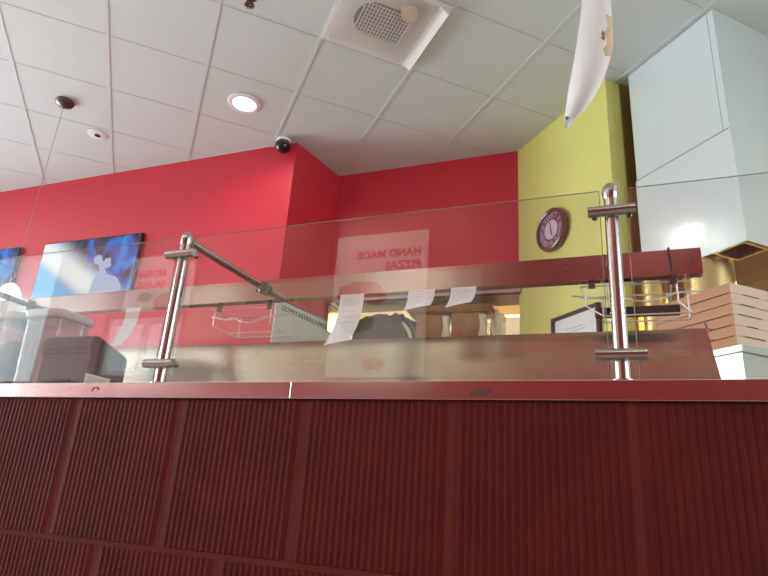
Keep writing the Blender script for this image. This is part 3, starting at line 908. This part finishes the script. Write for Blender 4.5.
# ------------------------------------------------------------------ exhaust hood, oven, ducts, pizza boxes
hd = thing('exhaust_hood', 'large polished steel exhaust hood box reaching up to the ceiling', 'exhaust hood', HOOD, RZ)
HB = 2.102
SEAM = 2.715
b = MB()
b.box(-0.612, 0.0, 0.0, 1.3, SEAM + .003, CEIL - .002); b.build('upper_casing', M['hood_steel'], hd)
b = MB()
o = 0.006
b.box(-0.612 - o, o, -o, 0.0, HB, SEAM); b.box(0.0, o, 0.0, 1.3, HB, SEAM); b.box(-0.612 - o, -0.612, 0.0, 1.3, HB, SEAM)
b.box(-0.612, 0.0, 1.29, 1.3, HB, SEAM); b.box(-0.612 - o, o, -o, 1.3, SEAM, SEAM + .003)
b.build('lower_casing', M['hood_steel'], hd)
b = MB()
b.box(-0.034, 0.003, -0.003, 0.0, SEAM + .004, CEIL - .003); b.box(0.0, 0.003, -0.003, 0.036, SEAM + .004, CEIL - .003)
b.build('corner_angle', M['hood_steel'], hd)
b = MB()
b.box(-0.0375, -0.0345, -0.0022, 0.0, SEAM + .004, CEIL - .003); b.box(-0.612, 0.0, -0.0066, -0.004, SEAM + .0031, SEAM + .0075)
b.build('seam', M['seam'], hd)
b = MB()                                     # underside with a square opening near the corner
z0, z1 = HB + .004, HB + .012
ox0, ox1, oy0, oy1 = -0.170, -0.024, 0.012, 0.158
b.box(-0.612, ox0, 0, 1.29, z0, z1); b.box(ox1, 0, 0, 1.29, z0, z1); b.box(ox0, ox1, 0, oy0, z0, z1); b.box(ox0, ox1, oy1, 1.29, z0, z1)
b.build('underside', M['hood_under'], hd)
b = MB()
b.box(ox0, ox0 + .004, oy0, oy1, z1, z1 + .12); b.box(ox1 - .004, ox1, oy0, oy1, z1, z1 + .12); b.box(ox0, ox1, oy0, oy0 + .004, z1, z1 + .12); b.box(ox0, ox1, oy1 - .004, oy1, z1, z1 + .12)
b.box(ox0, ox1, oy0, oy1, z1 + .12, z1 + .125)
b.build('opening_well', M['hood_dark'], hd)
b = MB()
for (a0, a1, c0, c1) in ((ox0 - .012, ox0, oy0 - .012, oy1 + .012), (ox1, ox1 + .012, oy0 - .012, oy1 + .012), (ox0, ox1, oy0 - .012, oy0), (ox0, ox1, oy1, oy1 + .012)):
    b.box(a0, a1, c0, c1, z0 - .005, z0)
b.build('opening_rim', M['duct'], hd)

OT = 1.486                                   # top of the oven
ov = thing('pizza_oven', 'stainless oven cabinet carrying the stack of pizza boxes under the hood', 'oven', HOOD, RZ)
b = MB(); b.box(-0.67, 0.235, -0.455, 0.75, 0.10, OT - .03); b.build('body', M['oven_steel'], ov)
b = MB(); b.box(-0.68, 0.245, -0.465, 0.76, OT - .03, OT, bev=.004); b.build('top', M['oven_steel'], ov)
b = MB(); b.box(0.235, 0.25, -0.35, 0.65, 0.75, 1.15, bev=.003); b.build('door', M['oven_steel'], ov)
b = MB(); b.tube([(0.25, -0.30, 1.10), (0.28, -0.30, 1.10), (0.28, 0.60, 1.10), (0.25, 0.60, 1.10)], .012, 12); b.build('door_handle', M['tube_steel'], ov)
for xx in (-.60, .17):
    for yy in (-.39, .69):
        b = MB(); b.tube([(xx, yy, 0), (xx, yy, .1)], .025, 12); b.build('foot', M['black_plastic'], ov)

bp = thing('wall_sheet', 'steel sheet covering the wall under the hood, warm light put into its brown colour', 'wall sheet', HOOD, RZ)
b = MB(); b.box(-0.694, -0.688, 0.0, 1.9, OT - .5, CEIL - .003); b.build('sheet', M['gold_sheet'], bp)  # gold-brown colour stands in for warm lamp light and the yellow wall's reflection

dc = thing('exhaust_duct', 'fat golden round duct rising from the oven into the hood', 'duct', HOOD + dA * -0.30 + dB * 0.10 + Vector((0, 0, OT)), RZ)
b = MB(); b.lathe([(0, 0), (.135, 0), (.135, .02), (.120, .024), (.120, HB - OT + .0015), (0, HB - OT + .0015)], 36); b.build('pipe', M['duct'], dc, smooth=True)
dc2 = thing('exhaust_duct', 'narrow dull golden pipe beside the yellow wall under the hood', 'duct', HOOD + dA * -0.585 + dB * 0.03 + Vector((0, 0, OT)), RZ)
b = MB(); b.lathe([(0, 0), (.075, 0), (.075, .02), (.066, .024), (.066, HB - OT + .0015), (0, HB - OT + .0015)], 30); b.build('pipe', M['duct'], dc2, smooth=True)

# pizza boxes: origin at the near corner, local x to the back right, local y to the back left
BW, BH = 0.372, 0.0432
def pizza_box(k, label):
    p = thing('pizza_box', label, 'pizza box', (0.432, 2.505, OT + .0005 + k * BH), 0, 'stack of pizza boxes')
    b = MB(); b.box(0.002, BW - .002, 0.002, BW - .002, 0.0, BH * .72); b.build('tray', M['kraft'], p)
    b = MB()
    b.box(0.0, BW, 0.0, BW, BH * .90, BH * .985)
    b.box(0.0, 0.003, 0.0, BW, BH * .10, BH * .90)             # long side wall of the lid
    b.build('lid', M['kraft'], p)
    b = MB(); b.box(0.0, BW, -0.003, 0.0, BH * .03, BH * .985); b.build('front_flap', M['kraft_pale'], p)
    def slot(fn):
        b = MB(); fn(b); b.build('slot', M['slot'], p)
    slot(lambda b: b.box(0.02 + .02 * (k % 3), 0.12 + .03 * (k % 2), -0.0036, -0.003, BH * .0, BH * .10))
    slot(lambda b: b.box(0.19, 0.31, -0.0036, -0.003, BH * .0, BH * .07))
    slot(lambda b: b.box(-0.0006, 0.0, 0.01, BW, BH * -.0, BH * .09))
    if k < 3:
        slot(lambda b: b.prism([(0.10, 0.05), (0.125, 0.25), (0.135, 0.9), (0.128, 0.9), (0.118, 0.28), (0.09, 0.08)], (0.0006, 0, 0), origin=(-0.0008, 0, 0), u=(0, 1, 0), v=(0, 0, BH)))
    p.rotation_euler = (0, 0, math.radians(90 - 47.2) + random.uniform(-.012, .012))
    return p
names = ['bottom pizza box of the stack, lying on the oven top', 'second pizza box from the bottom of the stack on the oven', 'third pizza box from the bottom of the stack on the oven',
         'third pizza box from the top of the stack on the oven', 'second pizza box from the top of the stack on the oven', 'topmost pizza box of the stack on the oven']
for k in range(6): pizza_box(k, names[k])

# ------------------------------------------------------------------ ceiling fixtures
def at_grid(a, bb): 
    v = Ga * a + Gb * bb
    return v
dn_label = 'round lit downlight in the ceiling above the red wall'
def downlight(x, y, label, power=28):
    d = thing('downlight', label, 'ceiling light', (x, y, CEIL), 0, 'round ceiling downlights')
    b = MB(); b.lathe([(0.118, -0.0005), (0.118, -0.008), (0.105, -0.014), (0.084, -0.010), (0.084, -0.0005)], 36); b.build('trim_ring', M['diff_white'], d, smooth=True)
    b = MB(); b.lathe([(0, -0.005), (0.083, -0.005), (0.083, -0.0005), (0, -0.0005)], 32); b.build('lens', M['lamp_white'], d)
    ld = bpy.data.lights.new('downlight_beam', 'AREA'); ld.shape = 'DISK'; ld.size = 0.16; ld.energy = power; ld.color = (1.0, 0.90, 0.76)
    ld.spread = math.radians(150)
    lo = bpy.data.objects.new('downlight_beam', ld); COL.objects.link(lo); lo.location = (x, y, CEIL - .02)
    return d
downlight(-2.385, 2.948, 'round lit downlight in the ceiling near the black dome camera', 9)
for (x, y, s) in ((-5.4, 0.9, 'round ceiling downlight over the far left of the dining room'), (-3.95, -1.75, 'round ceiling downlight over the small dining window'),
                  (-3.0, -1.75, 'round ceiling downlight left of the pizza board'), (-1.87, -1.75, 'round ceiling downlight above the pizza board'),
                  (-1.35, -1.75, 'round ceiling downlight right of the pizza board'), (0.30, -1.75, 'round ceiling downlight over the right end of the dining wall'),
                  (1.9, 1.6, 'round ceiling downlight to the right of the exhaust hood')):
    downlight(x, y, s, 15)

vt = thing('air_vent', 'square white ceiling air vent with round grille and a clear plastic deflector', 'air vent', Ga * 2.612 + Gb * 0.912 + Vector((0, 0, CEIL)), math.atan2(Gb.y, Gb.x))
# local x along Gb, local y along Ga
b = MB()
b.box(-.30, .30, -.285, .285, -0.008, -0.0045, bev=.001); b.build('plate', M['diff_white'], vt)
b = MB()
prof = [(-.14 + .0, -.125), (.13, -.125), (.13, .125), (-.10, .125)]
arc = [(-.06 - .10 * math.cos(a) - .02, .125 * math.sin(a)) for a in [PI / 2 - i * PI / 12 for i in range(13)]]
b.prism([(.13, -.125), (.13, .125)] + arc, (0, 0, -.004), origin=(0, 0, -0.0082), u=(1, 0, 0), v=(0, 1, 0)); b.build('grille_back', M['grille_dark'], vt)
b = MB()
for k in range(15):
    xx = -.155 + k * .02
    hh = .122 if xx > -.08 else .125 * math.sqrt(max(0.05, 1 - ((xx + .08) / .1) ** 2))
    b.box(xx, xx + .009, -hh, hh, -.016, -.0122)
for k in range(9):
    yy = -.112 + k * .028
    b.box(-.14, .13, yy - .003, yy + .003, -.0165, -.0122)
b.build('grille_bars', M['diff_white'], vt)
b = MB(); b.box(.128, .140, -.13, .13, -.024, -.0082); b.build('grille_side', M['diff_white'], vt)
b = MB()
b.prism([(.225, -.011), (.285, -.045), (.289, -.041), (.231, -.008)], (0, .52, 0), origin=(0, -.26, 0), u=(1, 0, 0), v=(0, 0, 1))
b.build('deflector_lip', M['diff_white'], vt)
b = MB(); b.box(-.285, .225, -.27, .27, -.032, -.030); b.build('deflector_sheet', M['acrylic'], vt)
for (xx, yy) in ((-.26, -.24), (-.26, .24), (.20, -.24), (.20, .24)):
    b = MB(); b.tube([(xx, yy, -.034), (xx, yy, -.0082)], .004, 8); b.build('standoff', M['diff_white'], vt)
b = MB(); b.prism([(.02, -.20), (.10, -.22), (.15, -.16), (.13, -.09), (.06, -.10)], (0, 0, -.0006), origin=(0, 0, -.0324), u=(1, 0, 0), v=(0, 1, 0)); b.build('stain', M['vent_stain'], vt)

sd = thing('ceiling_sensor', 'small flat white ceiling sensor with a dark slot near the pendant cord', 'sensor', (-3.79, 2.965, CEIL))
b = MB(); b.lathe([(0, -.012), (.062, -.012), (.076, -.007), (.078, -.0005), (0, -.0005)], 28); b.build('disc', M['diff_white'], sd, smooth=True)
b = MB(); b.lathe([(0, -.0155), (.022, -.0155), (.024, -.012), (0, -.012)], 20); b.build('eye', M['black_plastic'], sd)

dm = thing('security_camera', 'black dome security camera under the ceiling at the corner of the red wall', 'security camera', (-2.335, 3.43, CEIL))
b = MB(); b.lathe([(0, -.0005), (.050, -.0005), (.056, -.012), (.050, -.030), (0.0, -.030)], 28); b.build('base', M['diff_white'], dm, smooth=True)
b = MB(); b.lathe([(.050, -.0305), (.059, -.05), (.060, -.068), (.052, -.094), (.034, -.113), (.014, -.121), (0, -.122)], 28); b.build('dome', M['black_gloss'], dm, smooth=True)
b = MB(); b.lathe([(.058, -.046), (.0615, -.052), (.060, -.060), (.058, -.060)], 28); b.build('ring', M['bronze'], dm, smooth=True)

spk = thing('sprinkler_head', 'small dark sprinkler head at the top edge of the photo', 'sprinkler', (-1.795, 2.120, CEIL))
b = MB(); b.lathe([(0, -.0005), (.038, -.0005), (.036, -.006), (.014, -.010), (.012, -.03), (0, -.03)], 20); b.build('escutcheon', M['bronze'], spk, smooth=True)
b = MB(); b.tube([(.018, 0, -.02), (.020, 0, -.045), (.004, 0, -.058)], .004, 8); b.tube([(-.018, 0, -.02), (-.020, 0, -.045), (-.004, 0, -.058)], .004, 8); b.build('frame_arm', M['bronze'], spk)
b = MB()
for k in range(12):
    a = 2 * PI * k / 12
    b.box(.006, .030, -.004, .004, -.062, -.060, mtx=Matrix.Rotation(a, 4, 'Z'))
b.build('deflector', M['bronze'], spk)

pd = thing('pendant_lamp', 'pendant lamp on a long thin cord from a dark bronze ceiling canopy', 'pendant lamp', (-3.69, 2.555, CEIL))
b = MB(); b.lathe([(0, -.0005), (.062, -.0005), (.066, -.010), (.058, -.030), (.032, -.046), (.010, -.052), (.008, -.062), (0, -.062)], 28); b.build('canopy', M['bronze'], pd, smooth=True)
b = MB(); b.tube([(0, 0, -.06), (0, 0, -1.40)], .0016, 8); b.build('cord', M['cord'], pd)
b = MB(); b.tube([(0, 0, -1.40), (0, 0, -1.45)], .018, 14); b.build('lamp_holder', M['bronze'], pd, smooth=True)
b = MB(); b.lathe([(.018, -1.44), (.045, -1.46), (.075, -1.52), (.088, -1.56), (.082, -1.565), (.068, -1.525), (.04, -1.468)], 28); b.build('shade', M['pendant_glow'], pd, smooth=True)

# hanging white sheet close to the ceiling
hs = thing('hanging_sheet', 'long curved white vinyl sheet hanging from the ceiling at the top edge of the photo', 'hanging sheet', (-0.03, 2.0, 2.20))
left = [(0.004, 1.20), (-.008, .60), (-.026, .30), (-.050, .22), (-.085, .14), (-.105, .095), (-.128, .045)]
right = [(0.115, 1.20), (.100, .60), (.094, .30), (.083, .315 - .06), (.060, .185), (.018, .12), (-.105, .045)]
left = [(0.03, 1.255), (0.004, .90), (-.009, .612), (-.030, .45), (-.055, .30), (-.080, .17), (-.098, .0420)]
right = [(0.135, 1.255), (.112, .90), (.099, .580), (.094, .40), (.088, .335), (.064, .248), (.034, .178), (-.020, .090), (-.088, .042)]
def lerp_curve(c, t):
    x = t * (len(c) - 1); i = min(int(x), len(c) - 2); f = x - i
    # Catmull-Rom through the outline points
    p0, p1, p2, p3 = c[max(i - 1, 0)], c[i], c[i + 1], c[min(i + 2, len(c) - 1)]
    return tuple(0.5 * ((2 * p1[k]) + (-p0[k] + p2[k]) * f + (2 * p0[k] - 5 * p1[k] + 4 * p2[k] - p3[k]) * f * f + (-p0[k] + 3 * p1[k] - 3 * p2[k] + p3[k]) * f ** 3) for k in (0, 1))
def sheet_pt(t, u):
    a, bq = lerp_curve(left, t), lerp_curve(right, t)
    return (a[0] + (bq[0] - a[0]) * u, 0.03 * math.sin(PI * u) * (0.3 + t), a[1] + (bq[1] - a[1]) * u - 0.004 * math.sin(PI * u) * t ** 4)
MB().sheet([[sheet_pt(i / 40, j / 8) for j in range(9)] for i in range(41)], 0.0015).build('vinyl', M['white_sheet'], hs, smooth=True)
def sheet_patch(t0, t1, u0, u1, name, m, wob):
    rows = []
    for i in range(7):
        t = t0 + (t1 - t0) * i / 6
        uu0 = u0 + wob * math.sin(i * 2.2) ; 
        rows.append([Vector(sheet_pt(t, uu0 + (u1 - uu0) * j / 3)) + Vector((0, -.0018, 0)) for j in range(4)])
    MB().sheet(rows, .0006).build(name, m, hs, smooth=True)
sheet_patch(.30, .54, .80, .99, 'tan_stain', M['tan_stain'], .06)
sheet_patch(.375, .43, .66, .76, 'rust_spot', M['rust'], .03)
b = MB(); b.lathe([(.003, .002), (.0065, .002), (.0065, -.002), (.003, -.002)], 16, mtx=Matrix.Translation((-.086, -.004, .060)) @ RX); b.build('eyelet', M['bronze'], hs, smooth=True)
b = MB(); b.box(.02, .145, -.008, .008, 1.250, 1.2768); b.build('ceiling_clip', M['diff_white'], hs)

# ------------------------------------------------------------------ menu posters with added glow on the dining wall (seen mirrored in the glass)
def paper_glow(name, c, s):
    return mat(name, c, 0.6, emit=c, estr=s, var=0.0)
M['board_glow'] = paper_glow('glowing board white', (0.66, 0.60, 0.55), 0.35)  # emission added to the posters so their mirror image shows
M['board_red'] = paper_glow('glowing red print', (0.45, 0.03, 0.03), 0.35)
M['board_pic'] = paper_glow('glowing red picture', (0.55, 0.08, 0.05), 0.4)
M['board_grn'] = paper_glow('glowing green picture', (0.16, 0.22, 0.07), 0.4)
def board(xc, w, z0, z1, lines, tx, tz, size, label, pics):
    bo = thing('menu_board', label, 'menu board', (xc, YB + .013, 0), PI, 'menu boards on the dining wall')
    # local +x is world -x, local -y is world +y
    b = MB(); b.box(-w / 2, w / 2, -.03, 0, z0, z1, bev=.003); b.build('board_panel', M['board_glow'], bo)
    for i, s in enumerate(lines):
        text_mesh('lettering', s, size, M['board_red'], bo, Matrix.Translation((tx, -.032, tz - i * size * 1.15)) @ RX, .002, 'LEFT', 0.0025)
    for (px, pz, rw, rh, m, seed) in pics:
        b = MB()
        pts = []
        for k in range(28):
            a = 2 * PI * k / 28
            r = 1 + .22 * noise.noise(Vector((math.cos(a) * 2 + seed, math.sin(a) * 2, 0)))
            pts.append((px + rw * r * math.cos(a), pz + rh * r * math.sin(a)))
        b.prism(pts, (0, .001, 0), origin=(0, -.0312 - .0008 * (seed % 3), 0)); b.build('picture', m, bo)
board(-1.80, 0.83, 1.76, 2.995, ['HAND MADE', 'PIZZAS'], -0.36, 2.80, 0.098, 'white poster board with added glow reading HAND MADE PIZZAS, mirrored in the middle glass panel',
      [(.17, 2.47, .20, .10, M['board_pic'], 1), (.24, 2.40, .09, .05, M['board_grn'], 5), (.02, 2.42, .10, .07, M['board_pic'], 3), (-.0, 1.86, .10, .05, M['board_red'], 4), (.16, 2.20, .14, .08, M['board_grn'], 7)])
board(-4.13, 0.80, 2.42, 2.995, ['ARTISAN', 'SALADS'], -0.08, 2.80, 0.098, 'white poster board with added glow reading ARTISAN SALADS, mirrored in the left glass panel',
      [(-.28, 2.66, .07, .10, M['board_pic'], 2), (-.10, 2.50, .12, .09, M['board_pic'], 5), (.14, 2.56, .10, .05, M['board_grn'], 8)])

# ------------------------------------------------------------------ lights
def area(name, loc, target, sx, sy, power, color, spread=160):
    ld = bpy.data.lights.new(name, 'AREA'); ld.shape = 'RECTANGLE'; ld.size = sx; ld.size_y = sy; ld.energy = power; ld.color = color
    ld.spread = math.radians(spread)
    o = bpy.data.objects.new(name, ld); COL.objects.link(o); o.location = loc
    o.rotation_euler = (Vector(target) - Vector(loc)).to_track_quat('-Z', 'Y').to_euler()
    return o
area('kitchen_lamp_light', (-0.95, 6.0, 2.75), (-0.95, 6.0, 0), 1.15, 0.25, 150, (1.0, 0.88, 0.62))
area('hood_lamp_light', tuple(HOOD + dA * -0.35 + dB * 0.55 + Vector((0, 0, HB - .02))), tuple(HOOD + dA * -0.35 + dB * 0.5), 0.2, 0.2, 9, (1.0, 0.72, 0.34))

w = bpy.data.worlds.new('World'); SC.world = w
w.use_nodes = True
nt = w.node_tree; nt.nodes.clear()
wo = nt.nodes.new('ShaderNodeOutputWorld'); bgd = nt.nodes.new('ShaderNodeBackground')
bgd.inputs['Color'].default_value = (0.86, 0.94, 1.0, 1)
# overcast sky; extra brightness added towards -x and +x to lift ceiling and hood
tcw = nt.nodes.new('ShaderNodeTexCoord'); sxw = nt.nodes.new('ShaderNodeSeparateXYZ'); nt.links.new(tcw.outputs['Generated'], sxw.inputs[0])
mrw = nt.nodes.new('ShaderNodeMapRange'); mrw.interpolation_type = 'SMOOTHSTEP'
mrw.inputs['From Min'].default_value = 0.50; mrw.inputs['From Max'].default_value = 0.92
mrw.inputs['To Min'].default_value = 4.5; mrw.inputs['To Max'].default_value = 38.0
suw = nt.nodes.new('ShaderNodeMath'); suw.operation = 'MULTIPLY_ADD'; suw.inputs[1].default_value = 0.6
ngw = nt.nodes.new('ShaderNodeMath'); ngw.operation = 'MULTIPLY'; ngw.inputs[1].default_value = -1.0
nt.links.new(sxw.outputs[0], ngw.inputs[0]); nt.links.new(sxw.outputs[1], suw.inputs[0]); nt.links.new(ngw.outputs[0], suw.inputs[2])
nt.links.new(suw.outputs[0], mrw.inputs['Value'])
mre = nt.nodes.new('ShaderNodeMapRange'); mre.inputs['From Min'].default_value = 0.5; mre.inputs['From Max'].default_value = 0.9
mre.inputs['To Max'].default_value = 9.0; nt.links.new(sxw.outputs[0], mre.inputs['Value'])
adw = nt.nodes.new('ShaderNodeMath'); adw.operation = 'ADD'
nt.links.new(mrw.outputs['Result'], adw.inputs[0]); nt.links.new(mre.outputs['Result'], adw.inputs[1]); nt.links.new(adw.outputs[0], bgd.inputs['Strength'])
nt.links.new(bgd.outputs[0], wo.inputs['Surface'])

# ------------------------------------------------------------------ camera
yaw, pitch, roll, f = math.radians(-22.169), math.radians(19.372), math.radians(3.956), 595.15
fw = Vector((math.sin(yaw) * math.cos(pitch), math.cos(yaw) * math.cos(pitch), math.sin(pitch)))
rt = Vector((math.cos(yaw), -math.sin(yaw), 0)); up = rt.cross(fw)
r2_ = rt * math.cos(roll) + up * math.sin(roll); u2_ = -rt * math.sin(roll) + up * math.cos(roll)
cd = bpy.data.cameras.new('Camera'); cam = bpy.data.objects.new('Camera', cd); COL.objects.link(cam)
mw = Matrix((r2_, u2_, -fw)).transposed().to_4x4(); mw.translation = (0, 0, ZC)
cam.matrix_world = mw
cd.sensor_fit = 'HORIZONTAL'; cd.sensor_width = 36.0; cd.lens = 36.0 * f / 768.0; cd.clip_start = 0.02
SC.camera = cam
SC.view_settings.view_transform = 'Standard'
SC.view_settings.look = 'None'
SC.view_settings.exposure = -0.80
SC.view_settings.gamma = 1.0
SC.view_settings.use_curve_mapping = False
